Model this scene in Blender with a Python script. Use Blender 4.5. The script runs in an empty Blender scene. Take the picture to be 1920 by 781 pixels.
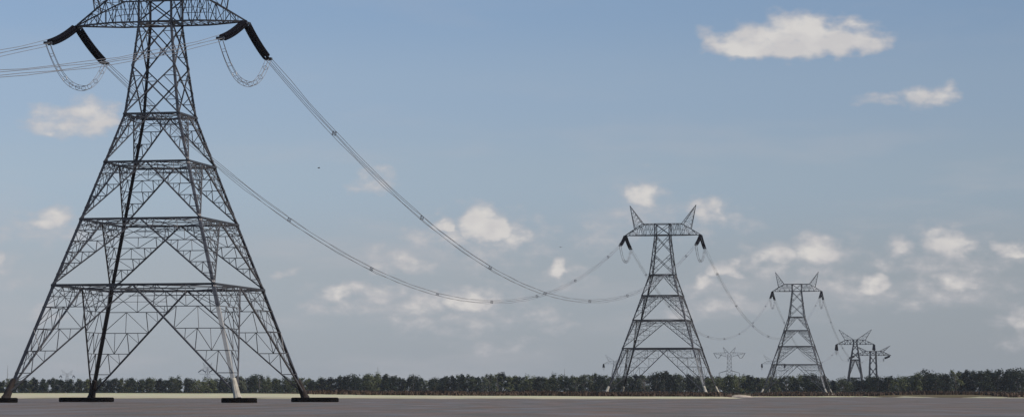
import bpy, math, random
from mathutils import Vector, Matrix, noise
R = math.radians
random.seed(7)
scene = bpy.context.scene
COL = scene.collection
F = 4927.0            # focal length in photo pixels (1920 wide)
EYE = 1.1             # the camera sits low, in a small boat
HOR = 737.0
V3 = Vector

# ------------------------------------------------------------------ helpers
class MB:
    def __init__(s): s.v = []; s.f = []; s.m = []
    def add(s, vs, fs, mi=0):
        n = len(s.v); s.v.extend([tuple(p) for p in vs])
        s.f.extend([tuple(i + n for i in f) for f in fs]); s.m.extend([mi] * len(fs))
    def bar(s, p, q, w, h=None, mi=0):
        p = V3(p); q = V3(q); h = h or w
        d = q - p
        if d.length < 1e-4: return
        d.normalize()
        up = V3((0, 0, 1)) if abs(d.z) < .95 else V3((0, 1, 0))
        a = d.cross(up).normalized() * w * .5; b = d.cross(a).normalized() * h * .5
        s.add([p-a-b, p+a-b, p+a+b, p-a+b, q-a-b, q+a-b, q+a+b, q-a+b],
              [(0,3,2,1),(4,5,6,7),(0,1,5,4),(1,2,6,5),(2,3,7,6),(3,0,4,7)], mi)
    def angle(s, p, q, w, t, ex, ey):
        # steel angle: two flanges meeting at the outer corner, ex / ey point inwards
        p = V3(p); q = V3(q); ex = V3(ex); ey = V3(ey)
        def sl(u, v, wu, wv):
            c = [p, p+u*wu, p+u*wu+v*wv, p+v*wv, q, q+u*wu, q+u*wu+v*wv, q+v*wv]
            s.add(c, [(0,3,2,1),(4,5,6,7),(0,1,5,4),(1,2,6,5),(2,3,7,6),(3,0,4,7)])
        sl(ex, ey, w, t)
        o = ey * t; p = p + o; q = q + o
        c = [p, p+ex*t, p+ex*t+ey*(w-t), p+ey*(w-t), q, q+ex*t, q+ex*t+ey*(w-t), q+ey*(w-t)]
        s.add(c, [(0,3,2,1),(4,5,6,7),(0,1,5,4),(1,2,6,5),(2,3,7,6),(3,0,4,7)])
    def tube(s, pts, r, n=6, mi=0, caps=True):
        pts = [V3(p) for p in pts]; rr = r if isinstance(r, (list, tuple)) else [r]*len(pts)
        vs = []; fs = []
        for i, p in enumerate(pts):
            d = (pts[min(i+1, len(pts)-1)] - pts[max(i-1, 0)])
            if d.length < 1e-6: d = V3((0,0,1))
            d.normalize()
            up = V3((0,0,1)) if abs(d.z) < .97 else V3((0,1,0))
            a = d.cross(up).normalized(); b = d.cross(a)
            for k in range(n):
                t = 2*math.pi*k/n
                vs.append(p + (a*math.cos(t) + b*math.sin(t))*rr[i])
        for i in range(len(pts)-1):
            for k in range(n):
                fs.append((i*n+k, i*n+(k+1)%n, (i+1)*n+(k+1)%n, (i+1)*n+k))
        if caps:
            fs.append(tuple(range(n-1, -1, -1))); fs.append(tuple((len(pts)-1)*n+k for k in range(n)))
        s.add(vs, fs, mi)
    def build(s, name, mats, parent=None, smooth=False):
        me = bpy.data.meshes.new(name); me.from_pydata(s.v, [], s.f); me.update()
        mats = mats if isinstance(mats, (list, tuple)) else [mats]
        for m in mats: me.materials.append(m)
        if len(mats) > 1: me.polygons.foreach_set('material_index', s.m)
        if smooth: me.polygons.foreach_set('use_smooth', [True]*len(me.polygons))
        o = bpy.data.objects.new(name, me); COL.objects.link(o)
        if parent: o.parent = parent
        return o

def tag(o, label=None, cat=None, group=None, kind=None):
    if label: o['label'] = label
    if cat: o['category'] = cat
    if group: o['group'] = group
    if kind: o['kind'] = kind
    return o
def empty(name, loc=(0,0,0), rz=0):
    o = bpy.data.objects.new(name, None); COL.objects.link(o)
    o.location = loc; o.rotation_euler = (0,0,rz); o.empty_display_size = .5
    return o
def copy_tree(o, parent=None):
    c = o.copy(); COL.objects.link(c)
    if parent: c.parent = parent
    for ch in [x for x in KIDS.get(o.name, [])]: copy_tree(ch, c)
    return c
KIDS = {}
def remember(root):
    KIDS[root.name] = list(root.children)
    for c in root.children: remember(c)

# ------------------------------------------------------------------ materials
def mat(name, col, rough=.6, metal=0., spec=.5, var=.0, scale=3., bump=0., bscale=20.):
    m = bpy.data.materials.new(name); m.use_nodes = True
    nt = m.node_tree; b = nt.nodes['Principled BSDF']
    b.inputs['Roughness'].default_value = rough; b.inputs['Metallic'].default_value = metal
    b.inputs['Specular IOR Level'].default_value = spec
    tc = nt.nodes.new('ShaderNodeTexCoord')
    n = nt.nodes.new('ShaderNodeTexNoise'); n.inputs['Scale'].default_value = scale; n.inputs['Detail'].default_value = 5
    nt.links.new(tc.outputs['Object'], n.inputs['Vector'])
    r = nt.nodes.new('ShaderNodeValToRGB')
    r.color_ramp.elements[0].position = .3; r.color_ramp.elements[1].position = .7
    r.color_ramp.elements[0].color = [c*(1-var) for c in col] + [1]
    r.color_ramp.elements[1].color = [min(1, c*(1+var)) for c in col] + [1]
    nt.links.new(n.outputs['Fac'], r.inputs['Fac']); nt.links.new(r.outputs['Color'], b.inputs['Base Color'])
    if bump:
        n2 = nt.nodes.new('ShaderNodeTexNoise'); n2.inputs['Scale'].default_value = bscale
        nt.links.new(tc.outputs['Object'], n2.inputs['Vector'])
        bp = nt.nodes.new('ShaderNodeBump'); bp.inputs['Strength'].default_value = bump
        nt.links.new(n2.outputs['Fac'], bp.inputs['Height']); nt.links.new(bp.outputs['Normal'], b.inputs['Normal'])
    return m
STEEL = mat('weathered_backlit_steel', (.050,.047,.050), .45, .45, .5, .35, .6)  # weathered, and darkened further for backlight put into the colour
SUNSTEEL = mat('sunlit_steel', (.34,.325,.30), .5, .1, .5, .2, .8)  # pale colour stands for sunlight on the near right leg
STEEL2 = mat('grey_bracing_steel', (.092,.086,.087), .5, .35, .5, .35, .7)
FARSTEEL = mat('pale_far_steel', (.22,.22,.225), .6, .2, .4, .2, .7)  # paler for galvanising, with distance haze also put into the colour
BOOT = mat('rusty_boot', (.030,.021,.017), .85, 0, .3, .5, 1.5)
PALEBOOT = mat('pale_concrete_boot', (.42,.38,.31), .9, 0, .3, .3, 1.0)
SLAB = mat('dark_shaded_concrete', (.006,.005,.005), .95, 0, .05, .5, 1.2, .3, 6)  # near-black: shade on the sides away from the sun is in the colour
SLABB = mat('brown_footing', (.060,.038,.028), .9, 0, .3, .5, .8, .3, 6)
GLAZE = mat('dark_glazed_porcelain', (.006,.005,.008), .85, 0, .08, .2, 5)
ALU = mat('weathered_aluminium', (.24,.235,.24), .5, .3, .5, .15, .3)
BIRDM = mat('dark_feather', (.06,.035,.03), .8, 0, .2, .3, 20)
BARK = mat('grey_bark', (.13,.11,.09), .9, 0, .2, .4, 2)

def leafmat(name, c0, c1, scale=.35):
    m = bpy.data.materials.new(name); m.use_nodes = True
    nt = m.node_tree; b = nt.nodes['Principled BSDF']
    b.inputs['Roughness'].default_value = .75; b.inputs['Specular IOR Level'].default_value = .2
    tc = nt.nodes.new('ShaderNodeTexCoord'); oi = nt.nodes.new('ShaderNodeObjectInfo')
    ad = nt.nodes.new('ShaderNodeVectorMath'); ad.operation = 'ADD'
    nt.links.new(tc.outputs['Object'], ad.inputs[0]); nt.links.new(oi.outputs['Location'], ad.inputs[1])
    n = nt.nodes.new('ShaderNodeTexNoise'); n.inputs['Scale'].default_value = scale; n.inputs['Detail'].default_value = 4
    nt.links.new(ad.outputs[0], n.inputs['Vector'])
    mul = nt.nodes.new('ShaderNodeMath'); mul.operation = 'MULTIPLY_ADD'
    mul.inputs[1].default_value = .75; nt.links.new(oi.outputs['Random'], mul.inputs[0])
    sub = nt.nodes.new('ShaderNodeMath'); sub.operation = 'SUBTRACT'; sub.inputs[1].default_value = .33
    nt.links.new(n.outputs['Fac'], sub.inputs[0]); nt.links.new(sub.outputs[0], mul.inputs[2])
    r = nt.nodes.new('ShaderNodeValToRGB'); r.color_ramp.elements[0].position = .25; r.color_ramp.elements[1].position = .75
    r.color_ramp.elements[0].color = list(c0)+[1]; r.color_ramp.elements[1].color = list(c1)+[1]
    nt.links.new(mul.outputs[0], r.inputs['Fac']); nt.links.new(r.outputs['Color'], b.inputs['Base Color'])
    return m
LEAF = {'dark': leafmat('dark_leaves', (.004,.007,.004), (.016,.024,.010)),
        'olive': leafmat('olive_leaves', (.018,.025,.009), (.088,.096,.036)),
        'grey': leafmat('grey_green_leaves', (.032,.040,.024), (.085,.092,.055))}
SCRUB = leafmat('dry_reed', (.060,.038,.027), (.110,.074,.050), .05)
WOODM = leafmat('wood_mass', (.005,.008,.005), (.020,.026,.013), .12)

# ------------------------------------------------------------------ camera
cam = bpy.data.cameras.new('camera'); co = bpy.data.objects.new('camera', cam); COL.objects.link(co)
cam.sensor_width = 36; cam.lens = 36*F/1920; cam.shift_y = (HOR-390.5)/1920
cam.clip_start = .5; cam.clip_end = 30000
co.location = (0,0,EYE); co.rotation_euler = (R(90),0,0); scene.camera = co
def at(px, Y, z=0.): return V3(((px-960)/F*Y, Y, z))
def zpx(y, Y): return EYE + (HOR-y)*Y/F

# ------------------------------------------------------------------ pylons
TH = math.atan(992/F)
U = V3((math.sin(TH), math.cos(TH), 0)); VV = V3((math.cos(TH), -math.sin(TH), 0))
ORG = V3((-44.78, 334.94, 0))
def lerp(a, b, t): return a + (b-a)*t

def kpanel(mb_main, mb_sub, lo, hi, fa, fb, n, wd, ws, rng, hip=None):
    """inverted V brace in the face between corner lines fa and fb, with redundant members"""
    mid = (fa(hi) + fb(hi)) * .5
    for f in (fa, fb):
        foot = f(lo); top = f(hi)
        mb_main.bar(foot, mid, wd)
        # horizontals from leg to brace, a hanger above each brace joint, crossed bays between
        ss = [(k+1)/(n+1) for k in range(n)]
        along = (mid-top).normalized(); wid = (mid-top).length
        def legp(t): return f(lerp(lo, hi, t))
        def brp(t): return lerp(foot, mid, t)
        st = ss + [1.0]
        for k, sv_ in enumerate(ss):
            L0, D0 = legp(sv_), brp(sv_); L1, D1 = legp(st[k+1]), brp(st[k+1])
            mb_sub.bar(L0, D0, ws*1.1)
            up = (L1-L0); x0 = (D0-L1).dot(along); x1 = (D1-L1).dot(along)
            V = L1 + along*min(x0, x1)
            mb_sub.bar(D0, V, ws)
            w0 = (D0-L0).length; nb = 1 if w0 < 3.0 else 2
            for q in range(nb):
                a0, a1 = lerp(L0, D0, q/nb), lerp(L0, D0, (q+1)/nb); b0, b1 = lerp(L1, V, q/nb), lerp(L1, V, (q+1)/nb)
                if q: mb_sub.bar(a0, b0, ws*.8)
                if (q+k) % 2 == 0: mb_sub.bar(a0, b1, ws*.8)
                else: mb_sub.bar(a1, b0, ws*.8)
                if k == len(ss)-1: mb_sub.bar(lerp(a0,b0,.5), lerp(a1,b1,.5), ws*.65); mb_sub.bar(a0, b1, ws*.7); mb_sub.bar(a1, b0, ws*.7)
            m = lerp(D0, D1, .5); mb_sub.bar(m, lerp(V, D1, .5), ws*.7); mb_sub.bar(m, V, ws*.7)
        a = legp(ss[0]*.5); mb_sub.bar(a, brp(ss[0]*.5), ws*.7); mb_sub.bar(a, brp(ss[0]), ws*.7)

def xpanel(mb_main, mb_sub, lo, hi, fa, fb, wd, ws, gusset=.34):
    a0, b0, a1, b1 = fa(lo), fb(lo), fa(hi), fb(hi)
    mb_main.bar(a0, b1, wd); mb_main.bar(b0, a1, wd)
    # crossing point
    w0 = (b0-a0).length; w1 = (b1-a1).length; t = w0/(w0+w1)
    c = lerp(a0, b1, t)
    n = (b0-a0).cross(a1-a0).normalized()
    mb_main.bar(c-n*.07, c+n*.07, gusset, gusset)
    for f, o in ((fa, fb), (fb, fa)):
        for (e0, e1) in ((f(lo), c), (f(hi), c)):
            m = lerp(e0, e1, .5)
            zz = (m.z-lo)/(hi-lo)
            mb_sub.bar(m, f(m.z), ws); 
            mb_sub.bar(m, f(lerp(lo, hi, .5)), ws)
            q = lerp(e0, e1, .25); mb_sub.bar(q, f(lerp(q.z, m.z, .6)), ws*.8)

def string_mesh(p, q, spread=.30, rd=.19, pitch=.185, n=8, quad=True):
    mb = MB(); p = V3(p); q = V3(q); d = (q-p); L = d.length; d.normalize()
    side = d.cross(V3((0,0,1))).normalized(); up = side.cross(d).normalized()
    offs = [(-1,-.8),(1,-.8),(-1,.8),(1,.8)] if quad else [(0,0)]
    for (a, b) in offs:
        o = side*a*spread + up*b*spread
        pts = []; rr = []
        N = int((L-1.0)/pitch)
        for k in range(N):
            t0 = .5 + k*pitch
            for (dt, r) in ((0,.05),(pitch*.10,rd),(pitch*.58,rd*.9),(pitch*.68,.06)):
                # gentle sag of the heavy string
                s = (t0+dt)/L
                pts.append(p + d*(t0+dt) + o - V3((0,0,1))*(.30*4*s*(1-s))); rr.append(r)
        mb.tube(pts, rr, n)
    return mb
def yoke_mesh(p, d, w=.8):
    mb = MB(); p = V3(p); d = V3(d).normalized()
    side = d.cross(V3((0,0,1))).normalized()
    mb.bar(p - side*w*.5, p + side*w*.5, .62, .30); mb.bar(p-d*.45, p+d*.45, .16); return mb

def make_pylon(lv, nsub, za, armL, toph, topx, horn, wleg, wd, ws, kinds, string=(10.3, 3.5), steel=STEEL, sunlit_leg=False,
               sdir=None, detail=True, feet=True, name='lattice_pylon'):
    root = empty(name)
    zs = [z for z, a in lv]
    def half(z):
        for (z0, a0), (z1, a1) in zip(lv, lv[1:]):
            if z <= z1: return lerp(a0, a1, (z-z0)/(z1-z0))
        return lv[-1][1]
    def corner(sx, sy): return lambda z: V3((sx*half(z), sy*half(z), z))
    cs = [(-1,-1), (1,-1), (1,1), (-1,1)]
    ztop = za + toph
    aw = lv[-1][1]
    # legs
    for (sx, sy) in cs:
        f = corner(sx, sy); mb = MB()
        allz = zs + [ztop]
        for i, (z0, z1) in enumerate(zip(allz, allz[1:])):
            w = wleg[min(i, len(wleg)-1)]
            p, q = f(z0), f(z1)
            mb.angle(p, q, w, w*.16, (-sx,0,0), (0,-sy,0))
            # splice plates at the joints
            if i: d_ = (q-p).normalized()*.4; o_ = V3((-sx,-sy,0))*w*.45; mb.bar(p+o_-d_, p+o_+d_, w*.95)
        lg = mb.build('leg', STEEL2 if (sunlit_leg and (sx, sy) == (1,-1)) else steel, root)  # near right leg in lighter steel, its sunlight put into the colour
        if sunlit_leg and (sx, sy) == (1,-1):   # added pale skin: sunlight on the lowest length put into the colour
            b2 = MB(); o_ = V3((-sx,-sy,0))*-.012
            b2.angle(f(zs[0]+.3)+o_, f(zs[0]+11.0)+o_, wleg[0]*1.03, wleg[0]*.17, (-sx,0,0), (0,-sy,0)); b2.build('sunlit_overlay', SUNSTEEL, lg)
    # panels
    faces = [(cs[0], cs[1]), (cs[1], cs[2]), (cs[2], cs[3]), (cs[3], cs[0])]
    for i, (z0, z1) in enumerate(zip(zs, zs[1:])):
        for (ca, cb) in faces:
            mm = MB(); sub = mm
            if kinds[i] == 'K': kpanel(mm, sub, z0, z1, corner(*ca), corner(*cb), nsub[i], wd[i], ws, None)
            else: xpanel(mm, sub, z0, z1, corner(*ca), corner(*cb), wd[i], ws)
            mm.build('bracing_panel', STEEL2, root)
    # girts and plan bracing
    for i, z in enumerate(zs[1:], 1):
        if kinds[i-1] == 'X' and i < len(zs)-1: continue
        mb = MB(); c = [corner(*k)(z) for k in cs]
        w = wd[min(i, len(wd)-1)]*1.6
        for k in range(4):
            mb.bar(c[k], c[(k+1)%4], w)
            if kinds[i-1] == 'K':  # truss the girt: a lighter chord just below it
                d = V3((0,0,-.55)); 
                fa = corner(*cs[k]); fb = corner(*cs[(k+1)%4]); a = fa(z-.55); b = fb(z-.55)
                mb.bar(lerp(a,b,.12), lerp(a,b,.88), ws)
                for t in range(8): mb.bar(lerp(a,b,.12+t*.095), lerp(c[k],c[(k+1)%4],.12+t*.095+.047), ws*.7)
        mb.build('girt', steel, root)
        mb = MB(); mids = [lerp(c[k], c[(k+1)%4], .5) for k in range(4)]
        for k in range(4):
            mb.bar(mids[k], mids[(k+1)%4], ws*1.3)
            mb.bar(c[k], lerp(mids[k], mids[k-1], .5), ws)
        mb.bar(mids[0], mids[2], ws); mb.bar(mids[1], mids[3], ws)
        if detail and kinds[i-1] == 'K' and i < 4:   # hip bracing hung under the girts
            zz = z - (z-zs[i-1])*.22; q = [corner(*k)(zz)*1.0 for k in cs]
            for k in range(4):
                mk = lerp(q[k], q[(k+1)%4], .5); 
                mb.bar(lerp(q[k], mk, .5), mids[k], ws*.9)
        mb.build('plan_bracing', STEEL2, root)
    # crossarm: bottom and top chords, two faces, widening from the tips
    def bot(x, s):
        w = aw if abs(x) <= topx else lerp(aw, .12, (abs(x)-topx)/(armL-topx)); return V3((x, s*w, za))
    def top(x, s):
        ax = abs(x)
        if ax <= topx: return V3((x, s*aw, ztop))
        t = (ax-topx)/(armL-topx); return V3((x, s*lerp(aw, .12, t), lerp(ztop, za+.12, t)))
    n = 8 if detail else 6
    for sgn in (-1, 1):
        mb = MB(); xs = [sgn*lerp(aw, armL, k/n) for k in range(n+1)]
        for s in (-1, 1):
            for a, b in zip(xs, xs[1:]):
                mb.bar(bot(a,s), bot(b,s), wd[-1]*1.25); mb.bar(top(a,s), top(b,s), wd[-1]*1.1)
            for k in range(n):
                mb.bar(bot(xs[k],s), top(xs[k],s), ws*.85)
                if k % 2: mb.bar(bot(xs[k],s), top(xs[k+1],s), ws)
                else: mb.bar(top(xs[k],s), bot(xs[k+1],s), ws)
                if detail and k < 4:
                    m0 = lerp(bot(xs[k],s), top(xs[k],s), .5); m1 = lerp(bot(xs[k+1],s), top(xs[k+1],s), .5)
                    mb.bar(m0, m1, ws*.8); mb.bar(m0, lerp(top(xs[k],s), top(xs[k+1],s), .5), ws*.7)
        for k in range(n):
            mb.bar(bot(xs[k],-1), bot(xs[k],1), ws); mb.bar(top(xs[k],-1), top(xs[k],1), ws)
            mb.bar(bot(xs[k],-1), bot(xs[k+1],1), ws*.8)
        mb.bar((sgn*(armL-.35),0,za-.1), (sgn*(armL+.25),0,za), .34, .3)
        mb.build('crossarm', steel, root)
    mb = MB()
    for s in (-1, 1):
        mb.bar(bot(-aw,s), bot(aw,s), wd[-1]*1.4); mb.bar(top(-aw,s), top(aw,s), wd[-1]*1.4)
        mb.bar(bot(-aw,s), top(aw,s), wd[-1]); mb.bar(bot(aw,s), top(-aw,s), wd[-1])
        mb.bar(bot(s*aw,-1), bot(s*aw,1), wd[-1]); mb.bar(top(s*aw,-1), top(s*aw,1), wd[-1])
        mb.bar(bot(s*aw,-1), top(s*aw,1), ws); mb.bar(bot(s*aw,1), top(s*aw,-1), ws)
    mb.build('body_head', steel, root)
    # earth wire peaks
    xi, xo, xt, zt = horn
    for sgn in (-1, 1):
        mb = MB(); tip = V3((sgn*xt, 0, za+zt))
        base = [top(sgn*xi,-1), top(sgn*xi,1), top(sgn*xo,1), top(sgn*xo,-1)]
        for b in base: mb.bar(b, tip, wd[-1]*.9)
        nl = 6 if detail else 3
        for k in range(nl):
            t0 = k/nl; t1 = (k+1)/nl
            r0 = [lerp(b, tip, t0) for b in base]; r1 = [lerp(b, tip, t1) for b in base]
            for j in range(4):
                mb.bar(r0[j], r0[(j+1)%4], ws*.8)
                if k < nl-1: mb.bar(r0[j], r1[(j+1)%4], ws*.7)
        mb.build('earth_wire_peak', STEEL2, root)
    # insulator strings and jumper loops
    sl, dz = string
    ends = {}
    for sgn in (-1, 1):
        for dr in (-1, 1):
            dv = V3((0, dr, 0)) if sdir is None else V3((sdir[0], sdir[1]*dr, 0)).normalized()
            p = V3((sgn*(armL+.05), 0, za-.12)) + dv*.25; q = V3((sgn*armL, 0, za-dz)) + dv*sl
            quad = detail
            o = string_mesh(p, q, .27 if quad else 0, .20 if quad else .75, .37 if quad else .5, 7, quad).build('insulator_string', GLAZE, root)
            if detail:
                dd = (q-p).normalized()
                yoke_mesh(p+dd*.25, dd).build('yoke_plate', steel, o); yoke_mesh(q-dd*.1, dd, .95).build('yoke_plate', steel, o)
            ends[(sgn, dr)] = q
        a = ends[(sgn,-1)]; b = ends[(sgn,1)]; mb = MB(); pts = []
        NS = 28; sg = sl*.42
        for k in range(NS+1):
            t = 2*k/NS-1; pts.append(lerp(a, b, k/NS) - V3((0,0,sg*(1-abs(t)**2.3))))
        dirx = V3((1,0,0)); offs = ((-1.2,-.6),(.6,-1.2),(-.6,1.2),(1.2,.6))
        g = .27
        for (u, w) in offs:
            ps = []
            for k, pt in enumerate(pts):
                tg = (pts[min(k+1,NS)]-pts[max(k-1,0)]).normalized(); nn = tg.cross(dirx).normalized()
                ps.append(pt + dirx*u*g + nn*w*g)
            mb.tube(ps, .032 if detail else .05, 5)
        jl = mb.build('jumper_loop', ALU, root)
        if detail:
            for k in range(2, 28, 3):
                pt = pts[k]; tg = (pts[k+1]-pts[k-1]).normalized(); nn = tg.cross(dirx).normalized()
                sp = MB(); c = [pt+dirx*u*g+nn*w*g for u, w in ((-1.2,-.6),(.6,-1.2),(1.2,.6),(-.6,1.2))]
                for j in range(4): sp.bar(c[j], c[(j+1)%4], .045)
                sp.build('spacer', ALU, jl)
    root['strend'] = 0; del root['strend']
    return root

MAIN = dict(lv=[(.9,14.85),(14.56,10.56),(22.9,7.87),(30.2,5.56),(36.4,3.64),(42.6,2.85),(48.15,2.25)],
            nsub=[4,5,4,3,0,0], za=48.15, armL=11.2, toph=3.3, topx=5.85, horn=(5.85,8.4,9.9,8.9),
            wleg=[.44,.38,.34,.32,.30,.28,.25], wd=[.19,.17,.16,.15,.15,.15], ws=.085, kinds=['K','K','K','K','X','X'], sunlit_leg=True)
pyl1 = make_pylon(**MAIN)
pyl1.location = ORG; pyl1.rotation_euler.z = -TH
remember(pyl1)
tag(pyl1, 'huge dark steel lattice pylon standing in the muddy river on four flat slabs', 'pylon', 'pylons of the river crossing line')
POS = [ORG, ORG+U*453.7, ORG+U*890.0]
G1, G2 = .25, .45
pyl2 = copy_tree(pyl1); pyl2.location = POS[1] + V3((0,0,G1-.4)); pyl2['label'] = 'mid-sized lattice pylon on the far bank, second largest of the line, with two pointed peaks'
pyl3 = copy_tree(pyl1); pyl3.location = POS[2] + V3((0,0,G2-.6)); pyl3['label'] = 'lattice pylon with two pointed peaks just before the wood, third of the line'

# shorter, splayed-peak pylons beyond the wood's edge
SHORT = dict(lv=[(0,6.2),(11,4.4),(22.3,3.0),(27.3,2.1),(31.8,1.35)], nsub=[2,2,0,0], za=31.8, armL=11.6, toph=2.9, topx=5.6,
             horn=(.9,6.2,10.2,9.3), wleg=[.85,.8,.7,.55], wd=[.32,.28,.25,.24], ws=.17, kinds=['K','K','X','X'],
             string=(6.5, 3.6), detail=False, name='short_pylon')
sh = make_pylon(**SHORT); remember(sh)
T4 = at(1603.5, 1643); sh.location = T4; sh.rotation_euler.z = -TH
tag(sh, 'grey short pylon with splayed horn-like peaks behind the wood, right of the third pylon', 'pylon', 'short pylons behind the wood')
NARROW = dict(SHORT); NARROW.update(lv=[(0,3.2),(12,2.9),(20,2.6),(27.2,2.3)], nsub=[1,0,0], kinds=['K','X','X'], za=27.2, wd=[.32,.3,.26], wleg=[.9,.85,.8],
                                    string=(5.0, 2.0), sdir=(-1.6,.4), horn=(4.2,6.8,11.6,6.6), armL=12.0)
na = make_pylon(**NARROW); T5 = at(1637, 1800); na.location = T5; na.rotation_euler.z = R(-4)
tag(na, 'grey boxy pylon with straight body and sideways hanging insulators, rightmost of all pylons', 'pylon')
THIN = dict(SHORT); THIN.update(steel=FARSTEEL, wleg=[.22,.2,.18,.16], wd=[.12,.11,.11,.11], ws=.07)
sh2 = make_pylon(**THIN); remember(sh2); tag(sh2, 'x', 'pylon', 'short pylons behind the wood'); first = True
for (px, Y, sc, rz, lab) in ((1153, 2150, .80, -8, 'faint grey pylon beyond the wood, half hidden behind left leg of second pylon'),
                             (1450, 2150, .80, -8, 'faint grey pylon far beyond the wood, just left of the third pylon'),
                             (126, 6700, 1.5, 30, 'barely visible pylon above the wood between the two left legs of the nearest pylon'),
                             (389, 6300, 1.85, 60, 'barely visible pylon above the wood between the inner legs of the nearest pylon')):
    c = sh2 if first else copy_tree(sh2); first = False; c.location = at(px, Y); c.rotation_euler.z = R(rz); c.scale = (sc,)*3; c['label'] = lab

# pale pylon with two tiers of arms
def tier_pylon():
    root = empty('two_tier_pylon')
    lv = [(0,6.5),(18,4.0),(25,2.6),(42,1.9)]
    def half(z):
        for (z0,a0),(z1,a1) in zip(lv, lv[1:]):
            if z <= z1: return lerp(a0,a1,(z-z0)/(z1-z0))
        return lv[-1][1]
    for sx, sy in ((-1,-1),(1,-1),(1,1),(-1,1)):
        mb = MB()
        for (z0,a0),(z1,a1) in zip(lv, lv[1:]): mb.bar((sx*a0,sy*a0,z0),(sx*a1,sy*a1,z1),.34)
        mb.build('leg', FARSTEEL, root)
    cs = ((-1,-1),(1,-1),(1,1),(-1,1)); mb = MB()
    zz = [0,9,18,21.5,25,29,33,37.5,42]
    for z0,z1 in zip(zz, zz[1:]):
        for k in range(4):
            a, b = cs[k], cs[(k+1)%4]; h0, h1 = half(z0), half(z1)
            mb.bar((a[0]*h0,a[1]*h0,z0),(b[0]*h1,b[1]*h1,z1),.3); mb.bar((b[0]*h0,b[1]*h0,z0),(a[0]*h1,a[1]*h1,z1),.3)
            mb.bar((a[0]*h1,a[1]*h1,z1),(b[0]*h1,b[1]*h1,z1),.22)
    mb.build('body_bracing', FARSTEEL, root)
    for (z, L, h) in ((43.5, 16.8, 4.2), (25, 11.0, 3.6)):
        for s in (-1,1):
            mb = MB()
            for w in (-1,1):
                mb.bar((s*1.5,w*1.3,z-h if z>40 else z),(s*L,0,z-.2 if z>40 else z-2.6),.3); mb.bar((s*1.5,w*1.3,z+.6),(s*L,0,z if z>40 else z-2.4),.28)
                for k in range(6):
                    x0 = 1.5+(L-1.5)*k/6; x1 = 1.5+(L-1.5)*(k+1)/6
                    def lo(x): return lerp(z-h if z>40 else z, z-.2 if z>40 else z-2.6, (x-1.5)/(L-1.5))
                    def hi(x): return lerp(z+.6, z if z>40 else z-2.4, (x-1.5)/(L-1.5))
                    ww = lambda x: w*1.3*(1-(x-1.5)/(L-1.5))
                    mb.bar((s*x0,ww(x0),lo(x0)),(s*x1,ww(x1),hi(x1)),.16); mb.bar((s*x0,ww(x0),lo(x0)),(s*x0,ww(x0),hi(x0)),.16)
            mb.build('crossarm', FARSTEEL, root)
    for s in (-1,1):
        mb = MB(); tip = (s*6.4,0,49.5)
        for (x,y) in ((.2,-1.4),(.2,1.4),(4.6,0.9),(4.6,-.9)): mb.bar((s*x,y,43),tip,.42)
        for t in (.25,.5,.75): mb.bar(lerp(V3((s*1.2,-1.2,43)),V3(tip),t), lerp(V3((s*4.2,.6,43)),V3(tip),t), .18)
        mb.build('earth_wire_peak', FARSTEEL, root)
        for (x, z) in ((16.3,43.2),(10.6,22.6)):
            for dx in (-3.4, .0):
                if z < 30 and dx: continue
                xa = x if dx == 0 else 6.0
                p0 = V3((s*x,0,z)) if dx == 0 else V3((s*(x-8.5),0,z-.6)); p1 = V3((s*(x-4.2),0,z-6)) if z > 30 else V3((s*x,0,z-4.5))
                string_mesh(p0, p1, 0, .45, .4, 6, False).build('insulator_string', GLAZE, root)
    return root
tp = tier_pylon(); tp.location = at(1367.5, 2750); tp.rotation_euler.z = R(-5)
tag(tp, 'pale hazy pylon with two tiers of drooping arms standing alone between second and third pylons', 'pylon')

# ------------------------------------------------------------------ conductors
def span(p0, p1, sag, n, label, g=.27, r=.034, spacers=8, group='power lines strung between the pylons'):
    root = empty('power_line', p0)
    p0 = V3(p0); p1 = V3(p1); d = p1-p0; h = V3((d.x,d.y,0)).normalized(); side = V3((h.y,-h.x,0))
    def P(t): return d*t - V3((0,0,sag*4*t*(1-t)))
    for q_ in range(4):
        def ab(k):
            ph = R(18 + 14*math.sin(k*.35)) + q_*math.pi/2; return 1.4*math.cos(ph), 1.4*math.sin(ph)
        a = b = q_
        pts = [P(k/n) + side*ab(k)[0]*g + V3((0,0,ab(k)[1]*g)) + side*(.07*math.sin(k*1.7+a+b*2)) + V3((0,0,.07*math.sin(k*2.3+a*3+b))) for k in range(n+1)]
        mb = MB(); mb.tube(pts, r, 5); mb.build('conductor', ALU, root)
    for k in range(spacers):
        t = (k+.6)/spacers
        mb = MB(); c = P(t); q = [c+side*a*g+V3((0,0,b*g)) for a, b in ((-1.25,-.62),(.62,-1.25),(1.25,.62),(-.62,1.25))]
        for j in range(4): mb.bar(q[j], q[(j+1)%4], .08)
        mb.bar(q[0], q[2], .07); mb.bar(q[1], q[3], .07)
        mb.build('spacer', ALU, root)
    tag(root, label, 'power line', group)
    return root
SL, DZ = 10.3, 3.5
names = ('left', 'right')
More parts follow.
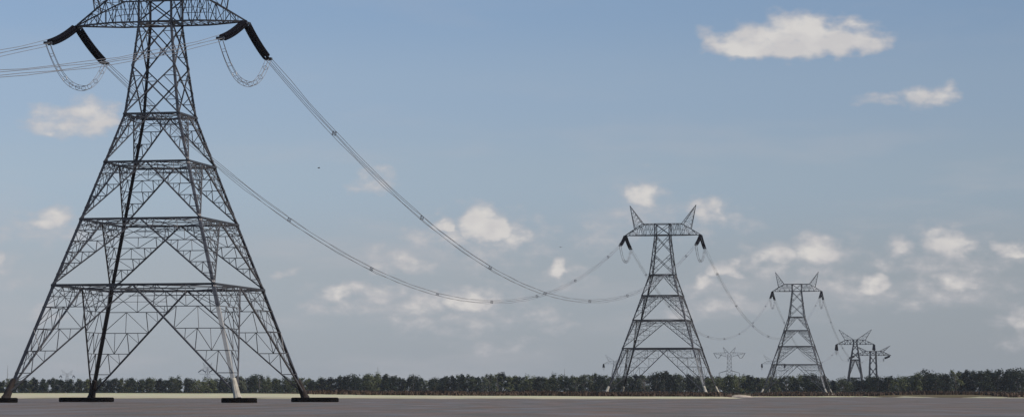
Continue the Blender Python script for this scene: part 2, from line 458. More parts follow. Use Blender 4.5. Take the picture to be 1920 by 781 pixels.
for si, sgn in enumerate((-1, 1)):
    def endpt(base, dr, zoff=0, sl=SL, arm=11.2, za=48.15, dz=DZ): return base + VV*(sgn*arm) + U*(dr*sl) + V3((0,0,za-dz+zoff))
    side = ('left end', 'right end')[si]
    span(endpt(POS[0], 1), endpt(POS[1], 1*-1, G1-.4), 23.4, 48,
         ('bundled power line sagging from left arm of nearest pylon to the second pylon',
          'bundled power line sagging from right arm of nearest pylon to the second pylon')[si])
    span(endpt(POS[0]-U*453.7, 1), endpt(POS[0], -1), 23.4, 48,
         ('bundled power line coming in at top left onto left arm of the nearest pylon',
          'bundled power line passing behind the nearest pylon body to its right arm')[si])
    span(endpt(POS[1], 1, G1-.4), endpt(POS[2], -1, G2-.6), 22.6, 40,
         ('thin power line sagging between the left arms of the second and third pylons',
          'thin power line sagging between the right arms of the second and third pylons')[si], r=.026)
    e4 = T4 + VV*(sgn*11.6) + V3((0,0,31.8-3.6)) - U*6.5
    span(endpt(POS[2], 1, G2-.6), e4, 17, 32,
         ('faint power line dropping from left arm of third pylon towards the short pylon',
          'faint power line dropping steeply from right arm of third pylon to the short pylon')[si], r=.030, spacers=5)
    e4b = T4 + VV*(sgn*11.6) + V3((0,0,31.8-3.6)) + U*6.5
    e5 = T5 + V3((sgn*12.0-4.8, 0, 25.2)) 
    span(e4b, e5, 4, 16, ('hair-thin power line between left arms of the two short pylons behind the wood',
                          'hair-thin power line between right arms of the two short pylons behind the wood')[si], r=.02, spacers=0)

# ------------------------------------------------------------------ foundation pads
def pad(cx, cy, z0, L, W, th, legtop, legbase, mats, label, group, rz=0., bevel=.08, bw=.5, bt=.28):
    root = empty('foundation_pad', (cx, cy, 0))
    mb = MB(); n = 20; ring = []
    r = W/2
    for k in range(n):
        t = 2*math.pi*k/n; ox = (L/2-r) * (1 if math.cos(t) > 0 else -1)
        ring.append((ox + r*math.cos(t), r*math.sin(t)))
    lev = [(z0-.25, .92), (z0, 1), (z0+th-bevel, 1), (z0+th, 1-bevel/r*1.0)]
    vs = []; fs = []
    for (z, s) in lev:
        for k, (x, y) in enumerate(ring):
            j = 1 + .012*math.sin(k*2.7+z*9)
            vs.append((x*s*j*math.cos(rz)-y*s*math.sin(rz), x*s*math.sin(rz)+y*s*math.cos(rz), z))
    for i in range(3):
        for k in range(n): fs.append((i*n+k, i*n+(k+1)%n, (i+1)*n+(k+1)%n, (i+1)*n+k))
    fs.append(tuple(3*n+k for k in range(n))); fs.append(tuple(range(n-1,-1,-1)))
    mb.add(vs, fs); mb.build('slab', mats[0], root)
    # piles going down into the water or soil
    for sx in (-.6, 0, .6):
        p = MB(); x = sx*(L/2-.5); p.tube([(x*math.cos(rz), x*math.sin(rz), z0-.2), (x*math.cos(rz), x*math.sin(rz), -2.4)], .22, 10); p.build('pile', mats[0], root)
    # boot round the foot of the pylon leg
    b = V3(legbase) - V3((cx,cy,0)); t = V3(legtop) - V3((cx,cy,0))
    mb = MB(); mb.tube([b, lerp(b,t,.15), lerp(b,t,.9), t], [bw*1.25, bw, lerp(bw,bt,.85), bt], 10)
    mb.build('pedestal', mats[1], root)
    tag(root, label, 'foundation pad', group); return root
def foot(base, sx, sy, z): 
    a = lerp(15.13, 10.56, z/14.56) - .12
    return base + VV*(sx*a) + U*(sy*a) + V3((0,0,z))
specs = [(-1,-1, -15, 96, 'dark flat slab on the water, cut by the left edge of the picture'),
         (-1,1, 162, 103, 'widest dark slab on the water, left of the middle under the nearest pylon'),
         (1,-1, 448.5, 67, 'narrowest dark slab on the water, under the pale lit leg of the nearest pylon'),
         (1,1, 590.5, 89, 'rightmost dark slab on the water under the nearest pylon')]
for (sx, sy, pc, pw, lab) in specs:
    fb = foot(ORG, sx, sy, .45); ft = foot(ORG, sx, sy, 2.9)
    Y = fb.y; c = at(pc, Y)
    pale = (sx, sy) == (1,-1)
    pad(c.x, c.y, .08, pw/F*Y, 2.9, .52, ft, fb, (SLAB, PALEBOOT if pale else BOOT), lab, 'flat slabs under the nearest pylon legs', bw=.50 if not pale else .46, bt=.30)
wh = ('left front', 'left rear', 'right front', 'right rear')
ii = 0
for (bi, g, nm) in ((1, G1, 'second pylon'), (2, G2, 'third pylon')):
    for (sx, sy) in ((-1,-1),(-1,1),(1,-1),(1,1)):
        fb = foot(POS[bi], sx, sy, .35) + V3((0,0,g-.1)); ft = foot(POS[bi], sx, sy, 3.2)
        w = ii % 4; ii += 1
        pad(fb.x+(.6 if bi==1 else 0), fb.y, g-.2, 6.6, 4.0, .75, ft, fb, (SLABB, PALEBOOT), 'low brown footing under the %s leg of the %s' % (wh[w], nm), 'footings on the far bank', bw=.6, bt=.34)

# ------------------------------------------------------------------ terrain and water
def sm(a, b, x):
    t = max(0, min(1, (x-a)/(b-a))); return t*t*(3-2*t)
def interp(tab, x):
    if x <= tab[0][0]: return tab[0][1]
    for (x0,v0),(x1,v1) in zip(tab, tab[1:]):
        if x <= x1: return lerp(v0, v1, (x-x0)/(x1-x0))
    return tab[-1][1]
# shoreline distance, strip depth, strip crest height along the bank (x in metres)
SHORE = [(-400,590),(-108,572),(-35,545),(18,515),(50,560),(66,800),(112,815),(124,520),(160,471),(420,450)]
CREST = [(-400,1.25),(-108,1.24),(-60,1.16),(-33,.80),(18,.55),(50,.45),(66,.30),(110,.30),(124,.30),(200,.30),(420,.35)]
DEPTH = [(-400,125),(-33,110),(18,105),(58,60),(66,14),(112,14),(124,80),(420,80)]
def shore(x): return interp(SHORE, x) + 6*noise.noise((x*.03, 1.7, 0)) + 2*noise.noise((x*.12, 4.7, 0))
def land(x, y):
    s = shore(x); d = y - s; dep = interp(DEPTH, x); cr = interp(CREST, x)
    if d < 0: return max(-2.0, d*.02 - .05)
    z = -.05 + (cr+.05)*min(1, d/dep)**.9
    far = sm(dep*1.2, dep*4, d); z = lerp(z, .75, far)
    return z + .06*noise.noise((x*.05, y*.02, 0))*min(1, d/25) + .04*noise.noise((x*.2, y*.08, 3))*min(1, d/25)
def grid(xs, ys, zf, name, m, attr=None):
    mb = MB(); nx = len(xs)
    vs = [(x, y, zf(x, y)) for y in ys for x in xs]
    fs = [(j*nx+i, j*nx+i+1, (j+1)*nx+i+1, (j+1)*nx+i) for j in range(len(ys)-1) for i in range(nx-1)]
    mb.add(vs, fs); o = mb.build(name, m, None, True)
    if attr:
        a = o.data.attributes.new('bank', 'FLOAT', 'POINT'); a.data.foreach_set('value', [attr(v[0], v[1]) for v in vs])
    return o
xs = [-4000,-2500,-1500,-900,-600] + [-450 + 5*i for i in range(181)] + [600,900,1500,2500,4000]
ys = [-600,-200,100,300,400] + [440+6*i for i in range(80)] + [920+25*i for i in range(48)] + [2200,2600,3200,4000,5000,7000]
def bankattr(x, y):
    d = y - shore(x); dep = interp(DEPTH, x); return max(0, min(3, d/dep))
GM = bpy.data.materials.new('bank_soil'); GM.use_nodes = True
nt = GM.node_tree; b = nt.nodes['Principled BSDF']; b.inputs['Roughness'].default_value = .95; b.inputs['Specular IOR Level'].default_value = .1
at_ = nt.nodes.new('ShaderNodeAttribute'); at_.attribute_name = 'bank'
tc = nt.nodes.new('ShaderNodeTexCoord')
mp = nt.nodes.new('ShaderNodeMapping'); mp.inputs['Scale'].default_value = (.06,.03,.1); nt.links.new(tc.outputs['Object'], mp.inputs[0])
n1 = nt.nodes.new('ShaderNodeTexNoise'); n1.inputs['Scale'].default_value = 1; n1.inputs['Detail'].default_value = 7; nt.links.new(mp.outputs[0], n1.inputs['Vector'])
ma = nt.nodes.new('ShaderNodeMath'); ma.operation = 'MULTIPLY_ADD'; ma.inputs[1].default_value = .5
nt.links.new(n1.outputs['Fac'], ma.inputs[0]); nt.links.new(at_.outputs['Fac'], ma.inputs[2])
rp = nt.nodes.new('ShaderNodeValToRGB'); e = rp.color_ramp.elements
e[0].position = .24; e[0].color = (.16,.14,.10,1); e[1].position = .34; e[1].color = (.52,.46,.32,1)
for p_, c_ in ((.55,(.58,.53,.35,1)), (.93,(.50,.48,.30,1)), (1.0,(.14,.11,.055,1))):
    q = e.new(p_); q.color = c_
sc_ = nt.nodes.new('ShaderNodeMath'); sc_.operation = 'MULTIPLY'; sc_.inputs[1].default_value = .75
nt.links.new(ma.outputs[0], sc_.inputs[0]); nt.links.new(sc_.outputs[0], rp.inputs['Fac'])
n3 = nt.nodes.new('ShaderNodeTexNoise'); n3.inputs['Scale'].default_value = .35; n3.inputs['Detail'].default_value = 5; nt.links.new(tc.outputs['Object'], n3.inputs['Vector'])
mx = nt.nodes.new('ShaderNodeMix'); mx.data_type = 'RGBA'; mx.blend_type = 'MULTIPLY'; mx.inputs[0].default_value = .5
nt.links.new(rp.outputs['Color'], mx.inputs[6]); nt.links.new(n3.outputs['Color'], mx.inputs[7])
nt.links.new(mx.outputs[2], b.inputs['Base Color'])
g = grid(xs, ys, land, 'ground', GM, bankattr); tag(g, kind='structure')

WM = bpy.data.materials.new('muddy_river_water'); WM.use_nodes = True
nt = WM.node_tree; b = nt.nodes['Principled BSDF']
tc = nt.nodes.new('ShaderNodeTexCoord')
def nz(scale, sx=1, sy=1, det=4):
    mp = nt.nodes.new('ShaderNodeMapping'); mp.inputs['Scale'].default_value = (sx, sy, 1); nt.links.new(tc.outputs['Object'], mp.inputs[0])
    n = nt.nodes.new('ShaderNodeTexNoise'); n.inputs['Scale'].default_value = scale; n.inputs['Detail'].default_value = det
    nt.links.new(mp.outputs[0], n.inputs['Vector']); return n
b.inputs['IOR'].default_value = 1.33; b.inputs['Specular IOR Level'].default_value = .16
big = nz(.09, 3.4, .55, 6)
rp = nt.nodes.new('ShaderNodeValToRGB'); e = rp.color_ramp.elements
e[0].position = .38; e[0].color = (.142,.098,.070,1); e[1].position = .65; e[1].color = (.106,.094,.076,1)
nt.links.new(big.outputs['Fac'], rp.inputs['Fac']); nt.links.new(rp.outputs['Color'], b.inputs['Base Color'])
mr = nt.nodes.new('ShaderNodeMapRange'); mr.inputs[1].default_value = .35; mr.inputs[2].default_value = .65; mr.inputs[3].default_value = .60; mr.inputs[4].default_value = .38
big2 = nz(.05, 4.0, .8, 6); nt.links.new(big2.outputs['Fac'], mr.inputs[0]); nt.links.new(mr.outputs[0], b.inputs['Roughness'])
w1 = nz(1.2, .6, 1.0, 6)
bp = nt.nodes.new('ShaderNodeBump'); bp.inputs['Strength'].default_value = .6; bp.inputs['Distance'].default_value = .25
nt.links.new(w1.outputs['Fac'], bp.inputs['Height'])
w2 = nz(.22, 1.3, .7, 3); bp2 = nt.nodes.new('ShaderNodeBump'); bp2.inputs['Strength'].default_value = .5; bp2.inputs['Distance'].default_value = .8
nt.links.new(w2.outputs['Fac'], bp2.inputs['Height']); nt.links.new(bp.outputs['Normal'], bp2.inputs['Normal']); nt.links.new(bp2.outputs['Normal'], b.inputs['Normal'])
w = grid([-4000,-1500,-500,0,500,1500,4000], [-600,-200,0,200,500,800,1100,1300], lambda x, y: 0.0, 'water', WM); tag(w, kind='structure')

# ------------------------------------------------------------------ trees
rnd = random.Random(11)
def leaf_clump(mb, c, rad, n, size, rn, flat=1.0):
    for _ in range(n):
        d = V3((rn.gauss(0,1), rn.gauss(0,1), rn.gauss(0,1)*flat)).normalized()
        r = rad*(rn.random()**.45); p = c + d*r
        nn = (d + V3((rn.uniform(-.6,.6), rn.uniform(-.6,.6), rn.uniform(-.2,.8)))).normalized()
        a = nn.cross(V3((rn.uniform(-1,1), rn.uniform(-1,1), rn.uniform(-1,1)))).normalized(); bb = nn.cross(a)
        s = size*rn.uniform(.6,1.3)
        mb.add([p-a*s*.5, p+bb*s*.32, p+a*s*.5, p-bb*s*.32], [(0,1,2,3)])
def tree_proto(kind, seed, W, shape):
    rn = random.Random(seed); H = 10.0
    root = empty({'dark':'dark_tree','olive':'olive_tree','grey':'grey_green_tree'}[kind])
    tr = MB(); lean = rn.uniform(-.4,.4)
    tr.tube([(0,0,-1.2),(0,0,0),(lean*.4,0,H*.25),(lean,.1,H*.55),(lean*1.3,0,H*.82)], [.26,.22,.17,.12,.04], 7)
    cl = []
    nb = {'round':15,'tall':15,'spread':17,'wispy':11}[shape]
    for k in range(nb):
        t = (k+.5)/nb
        z = H*lerp(.14, .90, t)
        prof = {'round': math.sin(math.pi*min(1,.18+t*.80))**.7, 'tall': (1-t)**.5*.8+.15, 'spread': .35+.65*math.sin(math.pi*(t*.75+.15)), 'wispy': .4+.6*math.sin(math.pi*t)}[shape]
        ang = rn.uniform(0, 6.283); rr = W*.5*prof*rn.uniform(.35,.85)
        c = V3((lean*t+rr*math.cos(ang), rr*math.sin(ang), z+rn.uniform(-.4,.4)))
        cr = W*rn.uniform(.17,.27)*(.55+.45*prof)*(.75 if shape=='wispy' else 1)
        cl.append((c, cr))
        tr.tube([(lean*t*.8,0,z*.55), lerp(V3((lean*t*.8,0,z*.55)), c, .55)+V3((0,0,-.2)), c], [.09,.06,.02], 5)
    tr.build('trunk', BARK, root)
    cm = MB()
    for c, cr in cl: leaf_clump(cm, c, cr, int(95 if shape!='wispy' else 60), .62, rn, .85)
    for _ in range(70):   # stray twigs of leaves outside the clumps
        c, cr = rn.choice(cl); d = V3((rn.gauss(0,1),rn.gauss(0,1),rn.gauss(.3,1))).normalized()
        leaf_clump(cm, c+d*cr*1.1, .35, 3, .5, rn)
    cm.build('crown', LEAF[kind], root)
    return root
protos = []
for i, (k, W, s) in enumerate((('dark',7.5,'round'),('dark',6.0,'tall'),('dark',8.5,'spread'),('dark',7.0,'round'),
                               ('olive',7.5,'round'),('olive',8.5,'spread'),('olive',6.0,'tall'),('olive',7.0,'wispy'),
                               ('grey',7.0,'wispy'),('grey',6.5,'round'),('grey',6.0,'tall'))):
    p = tree_proto(k, 100+i, W, s); remember(p); protos.append((p, k, s))
used = set()
ZONES = [(0,600,'seen between the legs of the nearest pylon'), (600,1120,'between the nearest pylon and the second pylon'),
         (1120,1345,'behind the legs of the second pylon'), (1345,1430,'between the second and third pylons'),
         (1430,1556,'behind the legs of the third pylon'), (1556,1700,'in front of the short grey pylons'),
         (1700,2000,'right of all the pylons')]
KL = {'dark':'dark green bushy tree of the far wood', 'olive':'olive green tree of the far wood', 'grey':'pale grey-green thin tree of the far wood'}
def zone(px):
    for a, b_, t in ZONES:
        if px < b_: return t
    return ZONES[-1][2]
def put_tree(x, y, h, wide, kinds=None, shapes=None, label=None):
    c = [q for q in protos if (not kinds or q[1] in kinds) and (not shapes or q[2] in shapes)]
    p, k, s = rnd.choice(c)
    if p.name in used: o = copy_tree(p)
    else: o = p; used.add(p.name)
    o.location = (x, y, land(x, y)-.1); o.rotation_euler.z = rnd.uniform(0, 6.28)
    sz = h/9.6; o.scale = (sz*wide, sz*wide, sz)
    px = 960 + F*x/y; zt = zone(px)
    tag(o, label or (KL[k] + ', ' + zt), 'tree', k + ' trees of the far wood ' + zt)
    return o
TOP = [(-40,708),(0,709),(60,706),(150,708),(220,705),(300,706),(330,704),(400,709),(440,702),(480,700),(520,706),(600,706),(640,702),
       (710,699),(760,702),(800,706),(850,700),(900,700),(945,696),(962,694),(985,702),(1010,704),(1050,700),(1100,698),(1130,700),(1165,702),
       (1225,697),(1243,693),(1270,698),(1310,701),(1380,699),(1400,697),(1430,703),(1500,700),(1540,699),(1556,707),(1570,716),(1582,707),
       (1610,708),(1650,703),(1690,701),(1720,695),(1745,694),(1772,697),(1790,689),(1810,692),(1835,697),(1860,690),(1885,685),(1900,692),(1915,688),(1960,688)]
px = -22.0
while px < 1945:
    Y = lerp(1640, 1430, max(0,min(1,(px-200)/1500))) + rnd.uniform(-14, 14)
    x = (px-960)/F*Y; hz = zpx(interp(TOP, px), Y) - land(x, Y)
    h = hz*rnd.choice((1.0, .97, .93, .88, .82))
    kinds = ('dark','olive') if rnd.random() < .86 else ('grey',)
    if px > 1480 and rnd.random() < .55: kinds = ('dark',)
    put_tree(x, Y, h, rnd.uniform(1.0,1.3)*(9.6/h)**.35, kinds)
    px += rnd.uniform(14, 21)
px = -25.0
while px < 1950:
    Y = lerp(1680, 1475, max(0,min(1,(px-200)/1500))) + rnd.uniform(-10, 10)
    x = (px-960)/F*Y; h = (zpx(interp(TOP, px), Y) - land(x, Y))*rnd.uniform(.82,.99)
    put_tree(x, Y, h, rnd.uniform(.9,1.2), ('dark','olive') if rnd.random() < .9 else ('grey',))
    px += rnd.uniform(17, 25)
for q, k, s in protos:
    if q.name not in used:
        for c in list(q.children): bpy.data.objects.remove(c)
        bpy.data.objects.remove(q)

# bare stems rising above the wood
for (px, yt, Y, lab) in ((708, 686, 1630, 'thin bare dead tree poking above the wood left of the middle'),
                         (1058, 690, 1560, 'thin bare dead tree poking above the wood left of the second pylon'),
                         (14, 684, 1640, 'thin bare dead tree above the wood at the left edge'),
                         (1719, 695, 1470, 'thin bare dead tree above the wood right of the pylons')):
    c = at(px, Y); h = zpx(yt, Y) - .7
    r_ = empty('dead_tree', (c.x, c.y, .6)); mb = MB()
    mb.tube([(0,0,-1),(0,0,h*.5),(.15,0,h)], [.2,.13,.05], 6); mb.build('trunk', BARK, r_)
    mb = MB()
    for k in range(7):
        z = h*(.5+.06*k); a = rnd.uniform(0,6.28); mb.tube([(0,0,z),(.9*math.cos(a),.9*math.sin(a),z+.9)], [.05,.02], 4)
    mb.build('branch', BARK, r_); tag(r_, lab, 'dead tree')

# wood behind the first rows: one mass
mb = MB(); rn = random.Random(3)
for k in range(2600):
    px = rn.uniform(-40, 1960); Y = lerp(1700, 1500, max(0,min(1,(px-200)/1500))) + rn.uniform(5, 70)
    x = (px-960)/F*Y; h = (zpx(interp(TOP, px), Y) - .7)*.90
    c = V3((x, Y, .7 + h*rn.uniform(.08,.88))); leaf_clump(mb, c, rn.uniform(1.3,2.2), 34, .95, rn)
o = mb.build('wood', WOODM); tag(o, 'dense dark green wood standing behind the first trees of the far bank', 'wood', kind='stuff')

# dark shrubs under the trees
mb = MB(); mb2 = MB()
for k in range(2600):
    px = rn.uniform(-40, 1960); Yb = lerp(1610, 1400, max(0,min(1,(px-200)/1500))) + rn.uniform(-18, 20)
    x = (px-960)/F*Yb; r_ = rn.uniform(.7,1.5)
    leaf_clump(mb, V3((x, Yb, land(x,Yb)+r_*.7)), r_, 16, .75, rn, .8)
o = mb.build('undergrowth', LEAF['dark']); tag(o, 'low dark undergrowth along the foot of the wood', 'undergrowth', kind='stuff')
# dry brown scrub along the bank
mb = MB()
def tuft(x, y, h, n):
    z = land(x, y)
    for _ in range(n):
        dx, dy = rn.gauss(0,.45), rn.gauss(0,.45); a = rn.uniform(0,3.14); w_ = rn.uniform(.14,.34); hh = h*rn.uniform(.6,1.15)
        cx, cy = math.cos(a)*w_, math.sin(a)*w_; lx, ly = rn.gauss(0,.22), rn.gauss(0,.22)
        mb.add([(x+dx-cx,y+dy-cy,z-.1),(x+dx+cx,y+dy+cy,z-.1),(x+dx+cx*.5+lx,y+dy+cy*.5+ly,z+hh),(x+dx-cx*.5+lx,y+dy-cy*.5+ly,z+hh)], [(0,1,2,3)])
def bare(px): return interp([(0,0),(560,0),(680,.8),(720,1),(1340,1),(1372,.9),(1380,.15),(1412,.15),(1424,1),(1520,1),(1545,.8),(1552,.1),(1574,.1),(1584,1),(1920,1)], px)
for k in range(15000):
    px = rn.uniform(560, 1960)
    x0 = (px-960)/F*640; s = shore(x0) + interp(DEPTH, x0)*.92
    Y = s + abs(rn.gauss(0, 60)); x = (px-960)/F*Y
    if Y < shore(x) + interp(DEPTH, x)*.85: continue
    if rn.random() > bare(px): continue
    tuft(x, Y, rn.uniform(.45,1.0)*(1 + .5*noise.noise((x*.08, Y*.02, 9))), 5)
for k in range(3500):
    px = rn.uniform(-30, 1960); Y = rn.uniform(1180, 1400); x = (px-960)/F*Y
    if rn.random() > max(.25, bare(px)): continue
    tuft(x, Y, rn.uniform(.5,1.1), 4)
o = mb.build('dry_scrub', SCRUB); tag(o, 'reddish brown dry scrub lining the top of the far bank', 'scrub', kind='stuff')

# a bare sandy mound on the bank
def mound(px, Y, L, h, lab):
    c = at(px, Y); mb = MB(); n = 14; z0 = land(c.x, c.y)-.3
    vs = []; fs = []
    for j in range(5):
        t = j/4; r = math.cos(t*math.pi/2)
        for k in range(n):
            a = 2*math.pi*k/n; q = 1+.18*noise.noise((math.cos(a)*1.3, math.sin(a)*1.3, px+j))
            vs.append((r*L*.5*q*math.cos(a), r*L*.35*q*math.sin(a), (h+.3)*math.sin(t*math.pi/2)*q))
    for j in range(4):
        for k in range(n): fs.append((j*n+k, j*n+(k+1)%n, (j+1)*n+(k+1)%n, (j+1)*n+k))
    mb.add(vs, fs); o = mb.build('sand_mound', SANDM, None, True); o.location = (c.x, c.y, z0); tag(o, lab, 'sand mound')
SANDM = mat('pale_sand', (.36,.30,.24), .95, 0, .1, .25, .5, .3, 2)
mound(1388, 800, 8, .75, 'small pale sand mound on the bank just right of the second pylon')
mound(1561, 870, 7, .35, 'low pale sand patch at the water edge right of the third pylon')
mound(1443, 880, 4, .35, 'small pale heap at the water edge below the third pylon')

# ------------------------------------------------------------------ birds
def bird(px, py, Y, s, rz, lab):
    c = at(px, Y, zpx(py, Y)); r_ = empty('flying_bird', c, rz); r_.scale = (s,s,s)
    mb = MB(); mb.tube([(-.22,0,0),(-.14,0,.02),(0,0,0),(.12,0,.03),(.2,0,.05),(.26,0,.04)], [.01,.05,.075,.055,.045,.01], 8)
    mb.add([(-.2,-.02,0),(-.2,.02,0),(-.36,.07,.0),(-.36,-.07,.0),(-.2,0,.02),(-.36,0,.012)], [(0,1,2,3),(0,4,5,3),(4,1,2,5)])
    mb.build('body', BIRDM, r_, True)
    for k in (-1,1):
        w_ = MB(); w_.add([(.08,k*.04,.02),(-.1,k*.04,.02),(-.08,k*.28,.14),(.09,k*.26,.15),(-.14,k*.55,.05),(-.04,k*.56,.06)],
                          [(0,1,2,3),(3,2,4,5)]); 
        w_.add([(.08,k*.04,.04),(-.1,k*.04,.035),(-.08,k*.28,.155),(.09,k*.26,.17),(-.14,k*.55,.06),(-.04,k*.56,.07)], [(3,2,1,0),(5,4,2,3)])
        w_.build('wing', BIRDM, r_)
    tag(r_, lab, 'bird', 'birds flying over the river')
bird(598, 315, 190, .36, .4, 'tiny dark bird in the blue sky above the sagging lines')
bird(1051, 463, 230, .30, 2.2, 'tiny dark bird low in the sky left of the second pylon')

# ------------------------------------------------------------------ haze
HZ = bpy.data.materials.new('haze_air'); HZ.use_nodes = True; nt = HZ.node_tree
for n in list(nt.nodes):
    if n.type != 'OUTPUT_MATERIAL': nt.nodes.remove(n)
pv = nt.nodes.new('ShaderNodeVolumePrincipled'); pv.inputs['Density'].default_value = .000035
pv.inputs['Color'].default_value = (.80,.86,.95,1); pv.inputs['Anisotropy'].default_value = .2
nt.links.new(pv.outputs[0], nt.nodes['Material Output'].inputs['Volume'])
mb = MB(); X, Y0, Y1, Z0, Z1 = 4100, -700, 7100, -3.2, 64
mb.add([(-X,Y0,Z0),(X,Y0,Z0),(X,Y1,Z0),(-X,Y1,Z0),(-X,Y0,Z1),(X,Y0,Z1),(X,Y1,Z1),(-X,Y1,Z1)],
       [(0,3,2,1),(4,5,6,7),(0,1,5,4),(1,2,6,5),(2,3,7,6),(3,0,4,7)])
hz = mb.build('haze', HZ); tag(hz, kind='stuff')

# ------------------------------------------------------------------ world
SUN_AZ, SUN_EL = R(108), R(47)      # azimuth clockwise from the view direction
wd_ = bpy.data.worlds.new('World'); scene.world = wd_; wd_.use_nodes = True; nt = wd_.node_tree
L = nt.links.new
bg = nt.nodes['Background']; bg.inputs['Strength'].default_value = .1
sky = nt.nodes.new('ShaderNodeTexSky'); sky.sky_type = 'NISHITA'; sky.sun_disc = False
sky.sun_elevation = SUN_EL; sky.sun_rotation = SUN_AZ; sky.air_density = 1.0; sky.dust_density = 1.2
tc = nt.nodes.new('ShaderNodeTexCoord'); sep = nt.nodes.new('ShaderNodeSeparateXYZ'); L(tc.outputs['Generated'], sep.inputs[0])
def M(op, a, b_=None, c=None, clamp=False):
    n = nt.nodes.new('ShaderNodeMath'); n.operation = op; n.use_clamp = clamp
    for i, v in enumerate((a, b_, c)):
        if v is None: continue
        if isinstance(v, (int, float)): n.inputs[i].default_value = v
        else: L(v, n.inputs[i])
    return n.outputs[0]
az = M('ARCTAN2', sep.outputs[0], sep.outputs[1]); el = M('ARCSINE', sep.outputs[2])
# work in degrees
azd = M('MULTIPLY', az, 57.2958); eld = M('MULTIPLY', el, 57.2958)
azg = M('MULTIPLY_ADD', M('MINIMUM', M('MAXIMUM', azd, -15), 15), -.011, 1.03)
cmb = nt.nodes.new('ShaderNodeCombineXYZ'); L(azd, cmb.inputs[0]); L(eld, cmb.inputs[1])
def N(scale, det, sx=1, sy=1, off=0, rough=.5):
    mp = nt.nodes.new('ShaderNodeMapping'); mp.inputs['Scale'].default_value = (sx, sy, 1); mp.inputs['Location'].default_value = (off, off*.7, off*.3)
    L(cmb.outputs[0], mp.inputs[0])
    n = nt.nodes.new('ShaderNodeTexNoise'); n.inputs['Scale'].default_value = scale; n.inputs['Detail'].default_value = det; n.inputs['Roughness'].default_value = rough
    L(mp.outputs[0], n.inputs['Vector']); return n
wn = N(1.3, 3, 1, 1.3, 3.1); ws_ = nt.nodes.new('ShaderNodeSeparateXYZ'); L(wn.outputs['Color'], ws_.inputs[0])
wx = M('ADD', azd, M('MULTIPLY', M('SUBTRACT', ws_.outputs[0], .5), 1.1))
wy = M('ADD', eld, M('MULTIPLY', M('SUBTRACT', ws_.outputs[1], .5), .62))
def deg(px, py):
    x = (px-960)/F; z = (HOR-py)/F; return math.degrees(math.atan(x)), math.degrees(math.atan(z/math.hypot(1, x)))
# (x0, x1, ytop, ybottom, strength)  outline of each cloud as seen from the river
CL = [(1318,1500,52,112,.95),(1400,1590,26,114,1.15),(1540,1665,58,108,.9),
      (1700,1802,160,202,.62),(1620,1720,176,200,.35),
      (45,170,192,256,.75),(120,228,186,246,.85),(95,215,205,258,.6),
      (35,140,388,432,.75),(-25,22,465,510,.8),
      (655,735,312,362,.45),(858,968,386,456,1.3),(925,1010,418,460,.75),(765,900,425,470,.5),(808,850,400,432,1.0),
      (1034,1082,484,518,.9),(1176,1242,335,392,.85),(1300,1354,370,420,.7),(1292,1350,508,545,.85),(1325,1390,488,522,.9),
      (1418,1500,452,498,.8),(1480,1578,443,498,.85),(1600,1684,510,548,.95),(1655,1725,444,484,.6),(1720,1822,430,482,.8),
      (1845,1960,450,484,.8),(1745,1845,503,544,.85),(598,690,528,566,.75),(680,755,532,566,.6),
      (750,850,548,594,.65),(825,938,540,588,1.0),(675,815,468,515,.5),(1885,1950,575,622,.6),(980,1060,575,618,.35),
      (1290,1420,548,585,.4),(1530,1620,515,560,.4),(515,550,503,520,.4),(1680,1780,540,580,.3),(1060,1180,420,470,.25),(1360,1420,395,440,.3),(40,120,560,600,.3),
      (1240,1330,585,615,.25),(880,1000,640,665,.2)]
CL[2] = (1500,1662,42,112,1.1); CL[0] = (1316,1500,48,112,1.1)
for (x0, x1, y0, y1, a) in list(CL):
    if y0 > 300 and a > .55:
        w_ = x1-x0; h_ = y1-y0
        CL.append((x0-w_*.28, x1+w_*.30, y0+h_*.25, y1+h_*.65, .22))
field = None; vert = None
for (x0, x1, y0, y1, a) in CL:
    cx, _ = deg((x0+x1)/2, 400); yc = y0 + (y1-y0)*.62
    cx, cy = deg((x0+x1)/2, yc); lx, _ = deg(x0, yc); rx, _ = deg(x1, yc); _, ty = deg(0, y0); _, by = deg(0, y1)
    hw = (rx-lx)/2*1.12
    _, ty = deg((x0+x1)/2, y0); _, by = deg((x0+x1)/2, y1)
    dx = M('MULTIPLY', M('SUBTRACT', wx, cx), 1/hw)
    dy0 = M('SUBTRACT', wy, cy)
    dy = M('MAXIMUM', M('MULTIPLY', dy0, 1/((ty-cy)*1.15)), M('MULTIPLY', dy0, -1/((cy-by)*1.1)))
    d2 = M('MULTIPLY_ADD', dx, dx, M('MULTIPLY', dy, dy))
    v = M('MULTIPLY_ADD', d2, -a*1.0, a*1.0)
    field = v if field is None else M('MAXIMUM', field, v)
fine = N(2.6, 5, .8, 1.35, 7.7, .52); fm = M('SUBTRACT', fine.outputs['Fac'], .5)
dens = M('ADD', M('MAXIMUM', field, -1.0), M('MULTIPLY', fm, 1.75))
mrd = nt.nodes.new('ShaderNodeMapRange'); mrd.interpolation_type = 'SMOOTHSTEP'
mrd.inputs[1].default_value = -.22; mrd.inputs[2].default_value = .95; L(dens, mrd.inputs[0])
cden = M('MULTIPLY', mrd.outputs[0], .92)
# thin streaky veil, stronger low down
veil = N(.55, 6, .35, 1.6, 12.3, .55)
mv = nt.nodes.new('ShaderNodeMapRange'); mv.interpolation_type = 'SMOOTHSTEP'; mv.inputs[1].default_value = .48; mv.inputs[2].default_value = .75; mv.inputs[4].default_value = .36
L(veil.outputs['Fac'], mv.inputs[0])
lowm = nt.nodes.new('ShaderNodeMapRange'); lowm.inputs[1].default_value = 7.5; lowm.inputs[2].default_value = 3.5; L(eld, lowm.inputs[0])
veilf = M('MULTIPLY', mv.outputs[0], M('MAXIMUM', lowm.outputs[0], .25))
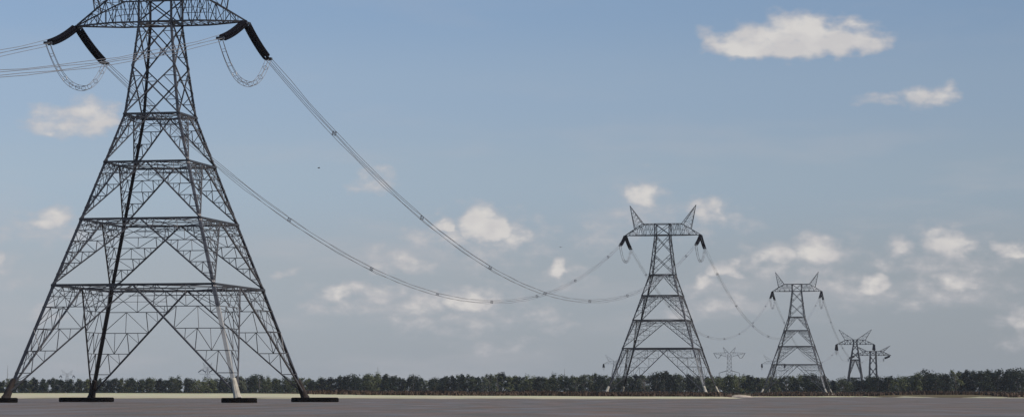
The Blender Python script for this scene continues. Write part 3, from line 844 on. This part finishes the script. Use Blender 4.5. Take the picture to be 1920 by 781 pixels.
# base sky: Nishita pulled towards hazy grey-blue low down
ramp = nt.nodes.new('ShaderNodeValToRGB'); ramp.color_ramp.interpolation = 'EASE'
mre = nt.nodes.new('ShaderNodeMapRange'); mre.inputs[1].default_value = 0; mre.inputs[2].default_value = 12; L(eld, mre.inputs[0]); L(mre.outputs[0], ramp.inputs['Fac'])
def lin(c): return [((v/255+.055)/1.055)**2.4 if v > 10 else v/255/12.92 for v in c]
E = ramp.color_ramp.elements
stops = [(0,(152,159,167)),(2.4/12,(155,164,174)),(4.6/12,(153,170,187)),(6.5/12,(145,166,190)),(8.5/12,(132,158,189)),(1.0,(112,144,186))]
E[0].position = 0; E[0].color = lin(stops[0][1])+[1]; E[1].position = 1; E[1].color = lin(stops[-1][1])+[1]
for p_, c_ in stops[1:-1]:
    q = E.new(p_); q.color = lin(c_)+[1]
sc = nt.nodes.new('ShaderNodeMix'); sc.data_type = 'RGBA'; sc.blend_type = 'MULTIPLY'; sc.inputs[0].default_value = 1
L(ramp.outputs['Color'], sc.inputs[6]); gk = nt.nodes.new('ShaderNodeCombineColor'); g10 = M('MULTIPLY', azg, 10.0); [L(g10, gk.inputs[i]) for i in range(3)]; L(gk.outputs[0], sc.inputs[7])
blend = nt.nodes.new('ShaderNodeMapRange'); blend.inputs[1].default_value = 10; blend.inputs[2].default_value = 35; blend.inputs[3].default_value = .9; blend.inputs[4].default_value = .35
L(eld, blend.inputs[0])
m1 = nt.nodes.new('ShaderNodeMix'); m1.data_type = 'RGBA'; L(blend.outputs[0], m1.inputs[0]); L(sky.outputs[0], m1.inputs[6]); L(sc.outputs[2], m1.inputs[7])
# cloud colour: greyer where thin and low, whiter in the body and above
cc = nt.nodes.new('ShaderNodeMix'); cc.data_type = 'RGBA'
cc.inputs[6].default_value = [v*10 for v in lin((186,184,188))]+[1]; cc.inputs[7].default_value = [v*10 for v in lin((217,213,209))]+[1]
puff = N(1.3, 3, 1, 1.5, 21.0)
hi = nt.nodes.new('ShaderNodeMapRange'); hi.inputs[1].default_value = .4; hi.inputs[2].default_value = .62; L(puff.outputs['Fac'], hi.inputs[0])
L(M('MULTIPLY', M('MULTIPLY_ADD', hi.outputs[0], .45, .55), M('MULTIPLY', mrd.outputs[0], mrd.outputs[0])), cc.inputs[0])
m2 = nt.nodes.new('ShaderNodeMix'); m2.data_type = 'RGBA'; L(veilf, m2.inputs[0]); L(m1.outputs[2], m2.inputs[6]); L(cc.outputs[2], m2.inputs[7])
m3 = nt.nodes.new('ShaderNodeMix'); m3.data_type = 'RGBA'; L(cden, m3.inputs[0]); L(m2.outputs[2], m3.inputs[6]); L(cc.outputs[2], m3.inputs[7])
L(m3.outputs[2], bg.inputs['Color'])

sun = bpy.data.lights.new('sun', 'SUN'); so = bpy.data.objects.new('sun', sun); COL.objects.link(so)
sun.energy = 3.6; sun.angle = R(.53); sun.color = (1,.94,.86)
sv = V3((math.sin(SUN_AZ)*math.cos(SUN_EL), math.cos(SUN_AZ)*math.cos(SUN_EL), math.sin(SUN_EL)))
so.rotation_euler = sv.to_track_quat('Z', 'Y').to_euler(); so.location = (50, 100, 200)

# ------------------------------------------------------------------ render settings
scene.view_settings.view_transform = 'Standard'; scene.view_settings.look = 'None'
scene.view_settings.exposure = 0; scene.view_settings.gamma = 1
scene.render.engine = 'CYCLES'; scene.cycles.use_denoising = True
scene.cycles.max_bounces = 6; scene.cycles.volume_bounces = 1; scene.cycles.transparent_max_bounces = 8
